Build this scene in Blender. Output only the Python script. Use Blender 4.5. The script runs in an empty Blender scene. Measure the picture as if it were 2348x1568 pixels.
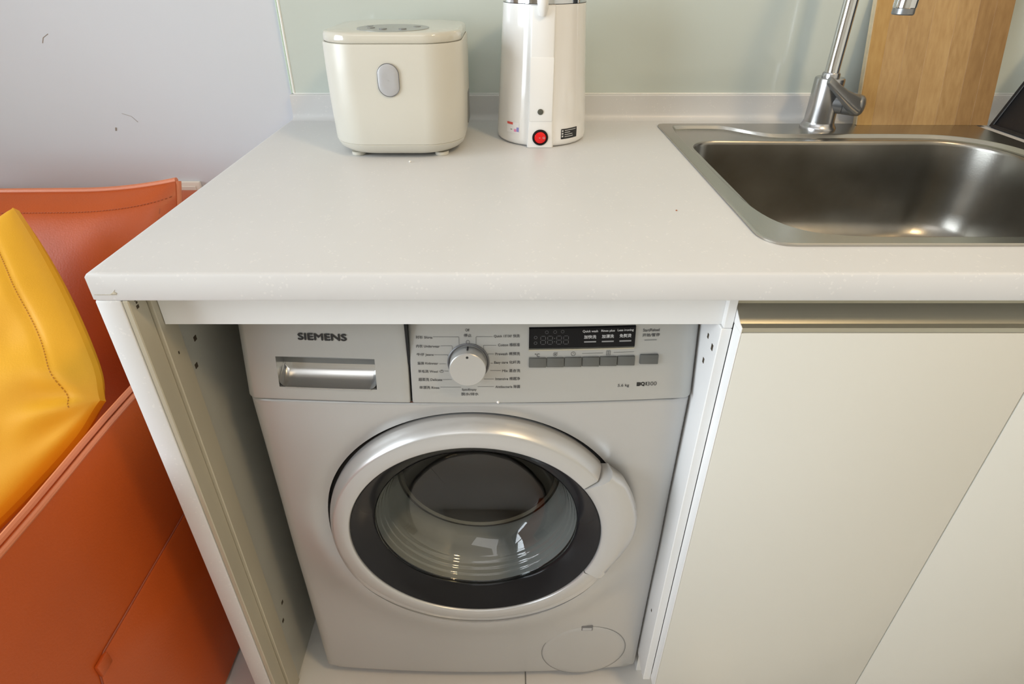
import bpy, bmesh, math, random
from mathutils import Vector, Matrix, Euler
random.seed(4)
PI = math.pi
scene = bpy.context.scene
col = scene.collection

# ------------------------------------------------------------------ camera
cam_d = bpy.data.cameras.new('camera'); cam = bpy.data.objects.new('camera', cam_d); col.objects.link(cam)
cam.location = (0, -0.506, 1.235)
cam.rotation_euler = (math.radians(90 - 28.52), 0, 0)
cam_d.sensor_width = 36; cam_d.lens = 1277.07 / 2348 * 36
cam_d.shift_x = 0.0051; cam_d.shift_y = -0.0784; cam_d.clip_start = 0.01
scene.camera = cam
# ------------------------------------------------------------------ world, lights, exposure
w = bpy.data.worlds.new('world'); scene.world = w; w.use_nodes = True
w.node_tree.nodes['Background'].inputs[0].default_value = (0.80, 0.90, 1.0, 1)
w.node_tree.nodes['Background'].inputs[1].default_value = 1.2

def area(name, loc, target, sx, sy, power, color):
    d = bpy.data.lights.new(name, 'AREA'); d.shape = 'RECTANGLE'; d.size = sx; d.size_y = sy
    d.energy = power; d.color = color
    o = bpy.data.objects.new(name, d); col.objects.link(o); o.location = loc
    o.rotation_euler = (Vector(target) - Vector(loc)).to_track_quat('-Z', 'Y').to_euler()
    return o
area('window_daylight', (-2.42, -0.95, 1.52), (0, -0.95, 1.42), 1.9, 1.7, 92, (0.87, 0.935, 1.0))
area('ceiling_light_warm', (0.95, -0.75, 2.52), (0.5, -0.3, 0.6), 0.24, 0.24, 11, (1.0, 0.72, 0.40))
area('soft_overhead_fill', (-0.5, -1.5, 2.55), (-0.4, -1.2, 0.0), 1.4, 1.0, 7, (0.98, 0.98, 1.0))  # unseen soft fill from overhead, no fixture modelled
vs = scene.view_settings
vs.view_transform = 'Standard'; vs.look = 'None'; vs.gamma = 1; vs.use_curve_mapping = False
vs.exposure = 0.28
scene.cycles.use_denoising = True
scene.cycles.max_bounces = 10; scene.cycles.diffuse_bounces = 6
scene.cycles.caustics_reflective = False; scene.cycles.caustics_refractive = False

# ------------------------------------------------------------------ materials
def mat(name, color, rough=0.5, metal=0.0, coat=0.0, var=0.0, var_scale=8.0, bump=0.0, bump_scale=200.0,
        stretch=None, spec=0.5, coat_rough=0.05, col2=None, rvar=0.0):
    m = bpy.data.materials.new(name); m.use_nodes = True
    nt = m.node_tree; b = nt.nodes['Principled BSDF']
    b.inputs['Base Color'].default_value = (*color, 1); b.inputs['Roughness'].default_value = rough
    b.inputs['Metallic'].default_value = metal; b.inputs['Specular IOR Level'].default_value = spec
    b.inputs['Coat Weight'].default_value = coat; b.inputs['Coat Roughness'].default_value = coat_rough
    tc = nt.nodes.new('ShaderNodeTexCoord'); mp = nt.nodes.new('ShaderNodeMapping')
    nt.links.new(tc.outputs['Object'], mp.inputs[0])
    if stretch: mp.inputs['Scale'].default_value = stretch
    if var or col2 or rvar:
        n = nt.nodes.new('ShaderNodeTexNoise'); n.inputs['Scale'].default_value = var_scale; n.inputs['Detail'].default_value = 5
        nt.links.new(mp.outputs[0], n.inputs['Vector'])
    if var or col2:
        r = nt.nodes.new('ShaderNodeValToRGB')
        c2 = col2 or tuple(max(0, c * (1 - var)) for c in color)
        c1 = color if col2 else tuple(min(1, c * (1 + var)) for c in color)
        r.color_ramp.elements[0].position = 0.32; r.color_ramp.elements[1].position = 0.68
        r.color_ramp.elements[0].color = (*c2, 1); r.color_ramp.elements[1].color = (*c1, 1)
        nt.links.new(n.outputs['Fac'], r.inputs[0]); nt.links.new(r.outputs[0], b.inputs['Base Color'])
    if rvar:
        mr = nt.nodes.new('ShaderNodeMapRange'); mr.inputs['To Min'].default_value = rough - rvar; mr.inputs['To Max'].default_value = rough + rvar
        nt.links.new(n.outputs['Fac'], mr.inputs[0]); nt.links.new(mr.outputs[0], b.inputs['Roughness'])
    if bump:
        n2 = nt.nodes.new('ShaderNodeTexNoise'); n2.inputs['Scale'].default_value = bump_scale; n2.inputs['Detail'].default_value = 3
        nt.links.new(mp.outputs[0], n2.inputs['Vector'])
        bp = nt.nodes.new('ShaderNodeBump'); bp.inputs['Strength'].default_value = bump; bp.inputs['Distance'].default_value = 0.002
        nt.links.new(n2.outputs['Fac'], bp.inputs['Height']); nt.links.new(bp.outputs[0], b.inputs['Normal'])
    return m

def stone_mat():
    m = mat('white_stone', (0.645, 0.645, 0.645), 0.38, var=0.02, var_scale=5)
    nt = m.node_tree; b = nt.nodes['Principled BSDF']
    base = b.inputs['Base Color'].links[0].from_socket
    tc = nt.nodes.new('ShaderNodeTexCoord')
    v = nt.nodes.new('ShaderNodeTexVoronoi'); v.inputs['Scale'].default_value = 190
    nt.links.new(tc.outputs['Object'], v.inputs['Vector'])
    n = nt.nodes.new('ShaderNodeTexNoise'); n.inputs['Scale'].default_value = 55
    nt.links.new(tc.outputs['Object'], n.inputs['Vector'])
    a = nt.nodes.new('ShaderNodeMath'); a.operation = 'LESS_THAN'; a.inputs[1].default_value = 0.28
    nt.links.new(v.outputs['Distance'], a.inputs[0])
    g = nt.nodes.new('ShaderNodeMath'); g.operation = 'GREATER_THAN'; g.inputs[1].default_value = 0.56
    nt.links.new(n.outputs['Fac'], g.inputs[0])
    mu = nt.nodes.new('ShaderNodeMath'); mu.operation = 'MULTIPLY'
    nt.links.new(a.outputs[0], mu.inputs[0]); nt.links.new(g.outputs[0], mu.inputs[1])
    sc = nt.nodes.new('ShaderNodeMath'); sc.operation = 'MULTIPLY'; sc.inputs[1].default_value = 0.38
    nt.links.new(mu.outputs[0], sc.inputs[0])
    mx = nt.nodes.new('ShaderNodeMix'); mx.data_type = 'RGBA'
    nt.links.new(sc.outputs[0], mx.inputs['Factor']); nt.links.new(base, mx.inputs['A']); mx.inputs['B'].default_value = (0.78, 0.77, 0.755, 1)
    nt.links.new(mx.outputs['Result'], b.inputs['Base Color'])
    return m

def thin_glass(name, tint=(0.93, 0.96, 0.94), ior=1.45, rough=0.0, gain=1.0):
    m = bpy.data.materials.new(name); m.use_nodes = True; nt = m.node_tree
    nt.nodes.remove(nt.nodes['Principled BSDF']); out = nt.nodes['Material Output']
    t = nt.nodes.new('ShaderNodeBsdfTransparent'); t.inputs[0].default_value = (*tint, 1)
    g = nt.nodes.new('ShaderNodeBsdfGlossy'); g.inputs['Roughness'].default_value = rough
    fr = nt.nodes.new('ShaderNodeFresnel'); fr.inputs['IOR'].default_value = ior
    mu = nt.nodes.new('ShaderNodeMath'); mu.operation = 'MULTIPLY'; mu.inputs[1].default_value = gain; mu.use_clamp = True
    nt.links.new(fr.outputs[0], mu.inputs[0])
    mx = nt.nodes.new('ShaderNodeMixShader')
    nt.links.new(mu.outputs[0], mx.inputs[0]); nt.links.new(t.outputs[0], mx.inputs[1]); nt.links.new(g.outputs[0], mx.inputs[2])
    nt.links.new(mx.outputs[0], out.inputs[0])
    return m

M = {}
M['wall'] = mat('wall_paint', (0.62, 0.645, 0.69), 0.75, var=0.015, var_scale=3, bump=0.08, bump_scale=60)
M['room'] = mat('room_paint', (0.58, 0.545, 0.475), 0.8, var=0.01)
M['ceiling'] = mat('ceiling_paint', (0.80, 0.79, 0.77), 0.85, var=0.01)
M['tile'] = mat('floor_tile_glaze', (0.70, 0.68, 0.65), 0.22, var=0.03, var_scale=6)
M['grout'] = mat('grout', (0.35, 0.34, 0.32), 0.9, var=0.05)
M['stone'] = stone_mat()
M['glass_back'] = mat('painted_glass', (0.575, 0.63, 0.59), 0.14, coat=0.25, coat_rough=0.05, var=0.01, var_scale=2)
M['glass_edge'] = mat('glass_edge', (0.55, 0.68, 0.58), 0.15, coat=0.5, var=0.03)
M['silicone'] = mat('white_silicone', (0.85, 0.86, 0.84), 0.35, var=0.02)
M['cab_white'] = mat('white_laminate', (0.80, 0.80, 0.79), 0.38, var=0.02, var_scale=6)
M['cab_shade_warm'] = mat('shaded_laminate_warm', (0.45, 0.41, 0.315), 0.42, var=0.03, var_scale=6)  # white laminate with the niche shade put into a beige colour
M['cab_shade_grey'] = mat('shaded_laminate_grey', (0.43, 0.425, 0.375), 0.45, var=0.03, var_scale=9)  # same white laminate, deeper niche shade put into its grey
M['door'] = mat('cream_door_laminate', (0.63, 0.625, 0.575), 0.33, var=0.01, var_scale=2)
M['champagne'] = mat('champagne_aluminium', (0.50, 0.48, 0.39), 0.30, metal=0.85, var=0.02, stretch=(1, 40, 40))
M['dark_hole'] = mat('dark_hole', (0.05, 0.035, 0.02), 0.9, var=0.2)
M['rust'] = mat('rust', (0.16, 0.055, 0.025), 0.9, var=0.4, var_scale=300)
M['silver'] = mat('silver_paint', (0.50, 0.50, 0.495), 0.36, metal=0.45, var=0.012, var_scale=4, bump=0.02, bump_scale=900)
M['silver_fascia'] = mat('silver_fascia', (0.455, 0.458, 0.445), 0.36, metal=0.45, var=0.012, var_scale=4)
M['silver_door'] = mat('silver_door_paint', (0.55, 0.55, 0.545), 0.32, metal=0.5, var=0.01, var_scale=4)
M['silver_hi'] = mat('silver_satin', (0.66, 0.66, 0.65), 0.22, metal=0.85, var=0.01)
M['knob'] = mat('knob_silver', (0.56, 0.56, 0.55), 0.33, metal=0.6, var=0.01)
M['grey_dark'] = mat('dark_grey_plastic', (0.14, 0.14, 0.145), 0.35, var=0.02)
M['grey_mid'] = mat('mid_grey_plastic', (0.20, 0.205, 0.20), 0.38, var=0.02)
M['button'] = mat('grey_button_plastic', (0.105, 0.107, 0.10), 0.38, var=0.02, spec=0.35)
M['black_gloss'] = mat('black_gloss', (0.010, 0.010, 0.011), 0.10, var=0.05, spec=0.2)
M['black_ring'] = mat('black_door_glass', (0.016, 0.016, 0.018), 0.14, var=0.05, spec=0.16)
M['black_matte'] = mat('black_matte', (0.012, 0.012, 0.013), 0.45, var=0.1, bump=0.1, bump_scale=400)
M['gap'] = mat('black_gap', (0.01, 0.01, 0.01), 0.9, var=0.05)
M['ink'] = mat('dark_ink', (0.015, 0.015, 0.015), 0.5, var=0.02)
M['ink_grey'] = mat('grey_ink', (0.085, 0.085, 0.085), 0.5, var=0.02)
M['ink_light'] = mat('light_ink', (0.55, 0.55, 0.55), 0.5, var=0.02)
M['ink_faint'] = mat('faint_display_ink', (0.11, 0.11, 0.115), 0.5, var=0.02)
M['bowl'] = thin_glass('door_bowl_glass', (0.86, 0.88, 0.86), 1.5, 0.02, 1.6)
M['rubber'] = mat('grey_rubber', (0.36, 0.37, 0.36), 0.45, var=0.04)
M['drum'] = mat('drum_steel', (0.20, 0.185, 0.155), 0.34, metal=1.0, var=0.04)
M['steel'] = mat('brushed_steel', (0.50, 0.485, 0.445), 0.27, metal=1.0, var=0.01, var_scale=3)
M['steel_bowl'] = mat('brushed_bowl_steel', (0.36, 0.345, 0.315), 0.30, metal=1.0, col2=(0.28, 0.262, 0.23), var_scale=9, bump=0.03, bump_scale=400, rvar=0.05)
M['chrome'] = mat('chrome', (0.74, 0.75, 0.76), 0.07, metal=1.0, var=0.01)
M['satin_chrome'] = mat('satin_chrome', (0.50, 0.50, 0.51), 0.26, metal=1.0, var=0.02)
M['grey_lever'] = mat('grey_lever_metal', (0.25, 0.255, 0.26), 0.32, metal=0.7, var=0.02)
M['cooker'] = mat('cream_plastic', (0.61, 0.59, 0.52), 0.33, var=0.008, var_scale=4)
M['cooker_lid'] = mat('cream_gloss_plastic', (0.59, 0.565, 0.485), 0.12, coat=0.5, var=0.008)
M['grey_btn'] = mat('silver_plastic', (0.47, 0.47, 0.48), 0.35, metal=0.2, var=0.01)
M['lid_panel'] = mat('grey_lid_panel', (0.30, 0.315, 0.30), 0.25, var=0.02)
M['kettle'] = mat('white_gloss_plastic', (0.80, 0.79, 0.77), 0.13, coat=0.4, var=0.008)
M['kettle_strip'] = mat('white_satin_plastic', (0.82, 0.815, 0.80), 0.25, var=0.008)
M['red'] = mat('red_switch', (0.75, 0.006, 0.006), 0.22, var=0.05)
M['pink_ink'] = mat('pink_ink', (0.75, 0.25, 0.45), 0.5, var=0.02)
M['blue_ink'] = mat('blue_ink', (0.25, 0.25, 0.60), 0.5, var=0.02)
M['red_ink'] = mat('red_ink', (0.70, 0.10, 0.08), 0.5, var=0.02)
M['paper'] = mat('white_paper', (0.82, 0.80, 0.80), 0.5, var=0.02)
M['leather'] = mat('orange_leather', (0.47, 0.082, 0.010), 0.42, var=0.05, var_scale=5, bump=0.12, bump_scale=320)
M['leather_dark'] = mat('orange_leather_seam', (0.30, 0.06, 0.02), 0.5, var=0.05)
M['leather_edge'] = mat('orange_leather_piping', (0.60, 0.19, 0.085), 0.40, var=0.04, bump=0.1, bump_scale=320)
M['yellow'] = mat('yellow_satin_cotton', (0.83, 0.42, 0.012), 0.55, var=0.03, var_scale=7, bump=0.10, bump_scale=500)
M['yellow_thread'] = mat('yellow_thread', (0.45, 0.19, 0.005), 0.7, var=0.05)
M['thread'] = mat('orange_thread', (0.36, 0.085, 0.03), 0.7, var=0.05)
M['outlet'] = mat('outlet_plastic', (0.80, 0.77, 0.70), 0.35, var=0.01)
M['bread'] = mat('white_crumb', (0.85, 0.83, 0.78), 0.8, var=0.05)
M['brown'] = mat('brown_crumb', (0.35, 0.10, 0.03), 0.8, var=0.2)
M['frame'] = mat('window_frame_white', (0.75, 0.75, 0.75), 0.4, var=0.01)
M['pane'] = thin_glass('window_pane', (0.97, 0.98, 0.98))

def bamboo(name, c1, c2, seed):
    m = bpy.data.materials.new(name); m.use_nodes = True; nt = m.node_tree; b = nt.nodes['Principled BSDF']
    b.inputs['Roughness'].default_value = 0.42
    tc = nt.nodes.new('ShaderNodeTexCoord'); mp = nt.nodes.new('ShaderNodeMapping')
    mp.inputs['Location'].default_value = (seed * 3.1, seed * 1.7, seed); mp.inputs['Scale'].default_value = (1, 1, 0.035)
    nt.links.new(tc.outputs['Object'], mp.inputs[0])
    n = nt.nodes.new('ShaderNodeTexNoise'); n.inputs['Scale'].default_value = 150; n.inputs['Detail'].default_value = 6
    nt.links.new(mp.outputs[0], n.inputs['Vector'])
    mp2 = nt.nodes.new('ShaderNodeMapping'); mp2.inputs['Scale'].default_value = (1, 1, 0.3); mp2.inputs['Location'].default_value = (seed, seed * 2, 0)
    nt.links.new(tc.outputs['Object'], mp2.inputs[0])
    n2 = nt.nodes.new('ShaderNodeTexNoise'); n2.inputs['Scale'].default_value = 26; n2.inputs['Detail'].default_value = 3
    nt.links.new(mp2.outputs[0], n2.inputs['Vector'])
    ad = nt.nodes.new('ShaderNodeMath'); ad.operation = 'MULTIPLY_ADD'; ad.inputs[1].default_value = 0.6
    nt.links.new(n.outputs['Fac'], ad.inputs[0])
    hf = nt.nodes.new('ShaderNodeMath'); hf.operation = 'MULTIPLY'; hf.inputs[1].default_value = 0.4
    nt.links.new(n2.outputs['Fac'], hf.inputs[0]); nt.links.new(hf.outputs[0], ad.inputs[2])
    r = nt.nodes.new('ShaderNodeValToRGB'); r.color_ramp.elements[0].position = 0.34; r.color_ramp.elements[1].position = 0.62
    r.color_ramp.elements[0].color = (*c2, 1); r.color_ramp.elements[1].color = (*c1, 1)
    nt.links.new(ad.outputs[0], r.inputs[0]); nt.links.new(r.outputs[0], b.inputs['Base Color'])
    return m
M['bam_a'] = bamboo('bamboo_light', (0.53, 0.345, 0.155), (0.43, 0.26, 0.105), 1)
M['bam_b'] = bamboo('bamboo_mid', (0.49, 0.315, 0.14), (0.38, 0.225, 0.09), 5)
M['bam_c'] = bamboo('bamboo_dark', (0.38, 0.228, 0.095), (0.29, 0.165, 0.065), 9)
M['bam_d'] = bamboo('bamboo_golden', (0.55, 0.345, 0.125), (0.46, 0.27, 0.085), 13)
M['bam_edge'] = mat('bamboo_edge', (0.66, 0.54, 0.36), 0.4, var=0.08, var_scale=60)

# ------------------------------------------------------------------ geometry helpers (world coordinates)
class G:
    def __init__(s): s.v = []; s.f = []
    def add(s, v, f):
        o = len(s.v); s.v += [tuple(p) for p in v]; s.f += [tuple(i + o for i in q) for q in f]; return s
    def box(s, x0, x1, y0, y1, z0, z1, bev=0.0, seg=2, mtx=None):
        bm = bmesh.new(); bmesh.ops.create_cube(bm, size=1)
        for v in bm.verts: v.co = ((x0 + x1) / 2 + v.co.x * (x1 - x0), (y0 + y1) / 2 + v.co.y * (y1 - y0), (z0 + z1) / 2 + v.co.z * (z1 - z0))
        if bev: bmesh.ops.bevel(bm, geom=bm.edges[:], offset=bev, segments=seg, profile=0.5, affect='EDGES')
        if mtx: bm.transform(mtx)
        bm.verts.index_update()
        s.add([v.co for v in bm.verts], [[v.index for v in f.verts] for f in bm.faces]); bm.free(); return s
    def loft(s, loops, cap0=False, cap1=False, closed=True):
        n = len(loops[0]); v = [p for l in loops for p in l]; f = []
        for k in range(len(loops) - 1):
            for i in range(n if closed else n - 1):
                j = (i + 1) % n; f.append((k * n + i, k * n + j, (k + 1) * n + j, (k + 1) * n + i))
        if cap0: f.append(tuple(range(n))[::-1])
        if cap1: f.append(tuple((len(loops) - 1) * n + i for i in range(n)))
        return s.add(v, f)
    def tube(s, path, r, n=8, cap=True):
        path = [Vector(p) for p in path]; loops = []
        rr = r if hasattr(r, '__len__') else [r] * len(path)
        t = (path[1] - path[0]).normalized(); up = Vector((0, 0, 1)) if abs(t.z) < 0.9 else Vector((1, 0, 0))
        a = t.cross(up).normalized()
        for i, p in enumerate(path):
            t = (path[min(i + 1, len(path) - 1)] - path[max(i - 1, 0)]).normalized()
            a = (a - t * a.dot(t)).normalized(); b = t.cross(a)
            loops.append([p + (a * math.cos(k * 2 * PI / n) + b * math.sin(k * 2 * PI / n)) * rr[i] for k in range(n)])
        return s.loft(loops, cap, cap)
    def revz(s, prof, cx, cy, n=64, cap0=False, cap1=False):
        return s.loft([[(cx + r * math.cos(k * 2 * PI / n), cy + r * math.sin(k * 2 * PI / n), z) for k in range(n)] for r, z in prof], cap0, cap1)
    def revy(s, prof, cx, cz, n=96, a0=0, a1=2 * PI, cap0=False, cap1=False):
        closed = a1 - a0 > 2 * PI - 1e-6; m = n if closed else n + 1
        return s.loft([[(cx + r * math.cos(a0 + (a1 - a0) * k / n), y, cz + r * math.sin(a0 + (a1 - a0) * k / n)) for k in range(m)] for r, y in prof], cap0, cap1, closed)
    def prismx(s, prof, x0, x1):
        return s.loft([[(x0, y, z) for y, z in prof], [(x1, y, z) for y, z in prof]], True, True)
    def prismy(s, prof, y0, y1):
        return s.loft([[(x, y0, z) for x, z in prof], [(x, y1, z) for x, z in prof]], True, True)
    def prismz(s, prof, z0, z1):
        return s.loft([[(x, y, z0) for x, y in prof], [(x, y, z1) for x, y in prof]], True, True)

def obj(name, g, m, parent=None, angle=32, label=None, keep=False):
    me = bpy.data.meshes.new(name)
    base = Vector((0, 0, 0)); p = parent
    while p is not None: base += p.location; p = p.parent
    if parent is None and not keep:      # origin at the thing's base
        xs = [v[0] for v in g.v]; ys = [v[1] for v in g.v]; zs = [v[2] for v in g.v]
        base = Vector(((min(xs) + max(xs)) / 2, (min(ys) + max(ys)) / 2, min(zs)))
    me.from_pydata([Vector(v) - base for v in g.v], [], g.f)
    bm = bmesh.new(); bm.from_mesh(me); bmesh.ops.recalc_face_normals(bm, faces=bm.faces); bm.to_mesh(me); bm.free()
    me.materials.append(m if not isinstance(m, str) else M[m])
    me.polygons.foreach_set('use_smooth', [True] * len(me.polygons)); me.set_sharp_from_angle(angle=math.radians(angle))
    o = bpy.data.objects.new(name, me); col.objects.link(o)
    if parent: o.parent = parent
    else: o.location = base
    if label: o['label'] = label
    return o
def thing(name, label, cat, loc=(0, 0, 0), group=None):
    o = bpy.data.objects.new(name, None); col.objects.link(o); o.location = loc
    o.empty_display_size = 0.05
    o['label'] = label; o['category'] = cat
    if group: o['group'] = group
    return o
def tag(o, label, cat, group=None):
    o['label'] = label; o['category'] = cat
    if group: o['group'] = group
    return o
def struct(o): o['kind'] = 'structure'; return o

def rrect(x0, x1, y0, y1, r, n=10):
    rs = r if hasattr(r, '__len__') else [r] * 4      # corners: (x1,y1) (x0,y1) (x0,y0) (x1,y0)
    pts = []
    for (cx, cy, a, q) in ((x1 - rs[0], y1 - rs[0], 0, rs[0]), (x0 + rs[1], y1 - rs[1], PI / 2, rs[1]), (x0 + rs[2], y0 + rs[2], PI, rs[2]), (x1 - rs[3], y0 + rs[3], 1.5 * PI, rs[3])):
        for k in range(n + 1): pts.append((cx + q * math.cos(a + PI / 2 * k / n), cy + q * math.sin(a + PI / 2 * k / n)))
    return pts
def cast(poly, c, angles):
    out = []; n = len(poly)
    for a in angles:
        dx, dy = math.cos(a), math.sin(a); best = None
        for i in range(n):
            ax, ay = poly[i][0] - c[0], poly[i][1] - c[1]; bx, by = poly[(i + 1) % n][0] - c[0], poly[(i + 1) % n][1] - c[1]
            ex, ey = bx - ax, by - ay; den = dx * ey - dy * ex
            if abs(den) < 1e-12: continue
            t = (ax * ey - ay * ex) / den; u = (ax * dy - ay * dx) / den
            if t > 0 and -1e-6 <= u <= 1 + 1e-6 and (best is None or t > best): best = t
        out.append((c[0] + dx * best, c[1] + dy * best))
    return out
def angs(n, c, *polys):
    a = [2 * PI * k / n for k in range(n)]
    for p in polys:
        for x, y in p: a.append(math.atan2(y - c[1], x - c[0]) % (2 * PI))
    a = sorted(set(round(x, 5) for x in a)); return a

_txt = {}
def text2d(s):
    if s in _txt: return _txt[s]
    cu = bpy.data.curves.new('t', 'FONT'); cu.body = s; cu.resolution_u = 3
    o = bpy.data.objects.new('t', cu); col.objects.link(o)
    dg = bpy.context.evaluated_depsgraph_get(); dg.update()
    me = o.evaluated_get(dg).to_mesh()
    v = [(p.co.x, p.co.y) for p in me.vertices]; f = [tuple(p.vertices) for p in me.polygons]
    o.evaluated_get(dg).to_mesh_clear(); bpy.data.objects.remove(o); bpy.data.curves.remove(cu)
    x0 = min(p[0] for p in v); x1 = max(p[0] for p in v); y0 = min(p[1] for p in v); y1 = max(p[1] for p in v)
    _txt[s] = ([((x - x0) / (x1 - x0), (y - y0) / (y1 - y0)) for x, y in v], f); return _txt[s]
def text(name, s, x0, x1, z0, z1, surf, m, parent, lift=0.0004, bold=0.0):
    v, f = text2d(s); g = G()
    offs = [(0, 0)] if not bold else [(-bold, 0), (bold, 0), (0, bold), (0, -bold)]
    for k, (ox, oz) in enumerate(offs):
        pts = []
        for a, b in v:
            x = x0 + (x1 - x0) * a + ox; z = z0 + (z1 - z0) * b + oz; pts.append((x, surf(x, z) - lift - k * 0.00002, z))
        g.add(pts, f)
    return obj(name, g, m, parent)
def strip(g, pts, wd, surf, lift=0.0004):
    """flat printed line through (x,z) points on a surface"""
    for (xa, za), (xb, zb) in zip(pts, pts[1:]):
        d = math.hypot(xb - xa, zb - za); nx, nz = -(zb - za) / d * wd / 2, (xb - xa) / d * wd / 2
        q = [(xa + nx, za + nz), (xb + nx, zb + nz), (xb - nx, zb - nz), (xa - nx, za - nz)]
        g.add([(x, surf(x, z) - lift, z) for x, z in q], [(0, 1, 2, 3)])
    return g
def ringpts(cx, cz, r, n=28): return [(cx + r * math.cos(2 * PI * k / n), cz + r * math.sin(2 * PI * k / n)) for k in range(n + 1)]

# ================================================================== room shell
XL, XR, YB, YF, ZC = -2.25, 1.32, 0.658, -2.6, 2.6
fl = struct(obj('floor', G().box(XL - .1, XR + .1, YF - .1, YB + .1, -0.06, -0.004), 'grout'))
tw = 0.6; gp = 0.0012
for i in range(-4, 3):
    for j in range(-5, 2):
        x0 = 0.0365 + i * tw; y0 = -0.10 + j * tw
        xa, xb, ya, yb_ = max(x0, XL), min(x0 + tw, XR), max(y0, YF), min(y0 + tw, YB)
        if xb - xa > 0.03 and yb_ - ya > 0.03:
            obj('floor_tile', G().box(xa + gp, xb - gp, ya + gp, yb_ - gp, -0.012, 0.0, 0.0008, 1), 'tile', fl)
wb = struct(obj('wall_back', G().box(XL - .1, XR + .1, YB, YB + 0.1, 0, ZC), 'wall'))
for pts, rr in (([(-0.822, YB - .0004, .9235), (-0.824, YB - .0004, .9170)], .0013), ([(-0.80, YB - .0002, .953), (-0.782, YB - .0002, .947), (-0.772, YB - .0002, .935)], .0004), ([(-0.91, YB - .0002, 1.09), (-0.905, YB - .0002, 1.10), (-0.893, YB - .0002, 1.107)], .0006)):
    obj('scuff', G().tube(pts, rr, 5), mat('scuff_mark', (.34, .30, .26), .8, var=.1), wb)
struct(obj('wall_right', G().box(XR, XR + 0.1, YF, YB, 0, ZC), 'room'))
struct(obj('wall_front', G().box(XL - .1, XR + .1, YF - 0.1, YF, 0, ZC), 'room'))
struct(obj('ceiling', G().box(XL - .1, XR + .1, YF - .1, YB + .1, ZC, ZC + 0.1), 'ceiling'))
wy0, wy1, wz0, wz1 = -1.95, 0.05, 0.62, 2.42
g = G().box(XL - .1, XL, YF, wy0, 0, ZC).box(XL - .1, XL, wy1, YB, 0, ZC).box(XL - .1, XL, wy0, wy1, 0, wz0).box(XL - .1, XL, wy0, wy1, wz1, ZC)
struct(obj('wall_left', g, 'room'))
win = struct(obj('window_1', G().box(XL - .07, XL - .03, wy0, wy0 + .05, wz0, wz1).box(XL - .07, XL - .03, wy1 - .05, wy1, wz0, wz1)
    .box(XL - .07, XL - .03, wy0 + .05, wy1 - .05, wz0, wz0 + .05).box(XL - .07, XL - .03, wy0 + .05, wy1 - .05, wz1 - .05, wz1)
    .box(XL - .07, XL - .03, (wy0 + wy1) / 2 - .03, (wy0 + wy1) / 2 + .03, wz0 + .05, wz1 - .05), 'frame'))
ym = (wy0 + wy1) / 2
for a, b in ((wy0 + .05, ym - .03), (ym + .03, wy1 - .05)):
    obj('pane', G().box(XL - .055, XL - .049, a, b, wz0 + .05, wz1 - .05), 'pane', win)

# wall outlet behind the sofa, peeping over the counter edge
t = thing('wall_outlet', 'small cream outlet plate on the grey wall, half hidden behind the counter edge', 'outlet', (-0.715, YB, 0.72))
obj('plate', G().box(-0.760, -0.674, YB - .009, YB, 0.72, 0.806, .003), 'outlet', t)
obj('socket_face', G().box(-0.750, -0.684, YB - .0105, YB - .009, 0.73, 0.796, .0006, 1), 'outlet', t)

# ================================================================== worktop
ZT, ZL = 0.945, 0.912
XC0, XC1, YC1 = -0.4435, XR - .002, 0.640
wt = thing('worktop', 'white speckled stone worktop with a waterfall end beside the orange sofa', 'countertop', (0.4, 0.3, ZT))
hole = rrect(0.305, 0.912, 0.073, 0.587, 0.03, 6)
out0 = [(XC0, 0), (XC1, 0), (XC1, 0.6575), (XC0, 0.6575)]
c0 = (0.6, 0.33)
def inset(p, d): return [(p[0][0] + d, p[0][1] + d), (p[1][0] - d, p[1][1] + d), (p[2][0] - d, p[2][1] - d), (p[3][0] + d, p[3][1] - d)]
A = angs(120, c0, out0, inset(out0, .0035), hole)
hl = cast(hole, c0, A); o1 = cast(inset(out0, .0035), c0, A); o15 = cast(inset(out0, .001), c0, A); o2 = cast(out0, c0, A)
L3 = lambda pts, z: [(x, y, z) for x, y in pts]
o0 = cast(inset(out0, .0050), c0, A)
obj('slab', G().loft([L3(hl, ZL), L3(hl, ZT), L3(o0, ZT), L3(o1, ZT), L3(o15, ZT - .001), L3(o2, ZT - .0035), L3(o2, ZL + .002), L3(o15, ZL), L3(hl, ZL)]), 'stone', wt, 40)
# upstand with a coved foot
cv = [(0.640 - 0.014 + 0.014 * math.sin(a), ZT + 0.014 - 0.014 * math.cos(a)) for a in [PI / 2 * k / 6 for k in range(7)]]
obj('upstand', G().prismx([(0.626, ZT - .002)] + cv + [(0.640, 0.9925), (0.642, 0.9945), (0.6575, 0.9945), (0.6575, ZT - .002)], -0.4378, XR - .002), 'stone', wt)
obj('waterfall_panel', G().box(XC0, -0.4158, 0.0, 0.657, 0.0, ZL, .002, 2), 'stone', wt)
obj('joint_line', G().box(XC0 + .003, -0.4168, -0.0003, 0.0006, 0.9195, 0.9201), mat('joint_stain', (0.42, 0.38, 0.30), 0.8, var=0.3, var_scale=200), wt)
obj('joint_stain', G().loft([[(-0.4235, -.0004, 0.9205), (-0.4165, -.0004, 0.9205), (-0.4160, -.0004, 0.9222), (-0.4185, -.0004, 0.9238), (-0.4170, -.0004, 0.926), (-0.4190, -.0004, 0.9235)],
    [(-0.4235, .0004, 0.9205), (-0.4165, .0004, 0.9205), (-0.4160, .0004, 0.9222), (-0.4185, .0004, 0.9238), (-0.4170, .0004, 0.926), (-0.4190, .0004, 0.9235)]], True, True), bpy.data.materials['joint_stain'], wt)

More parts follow.
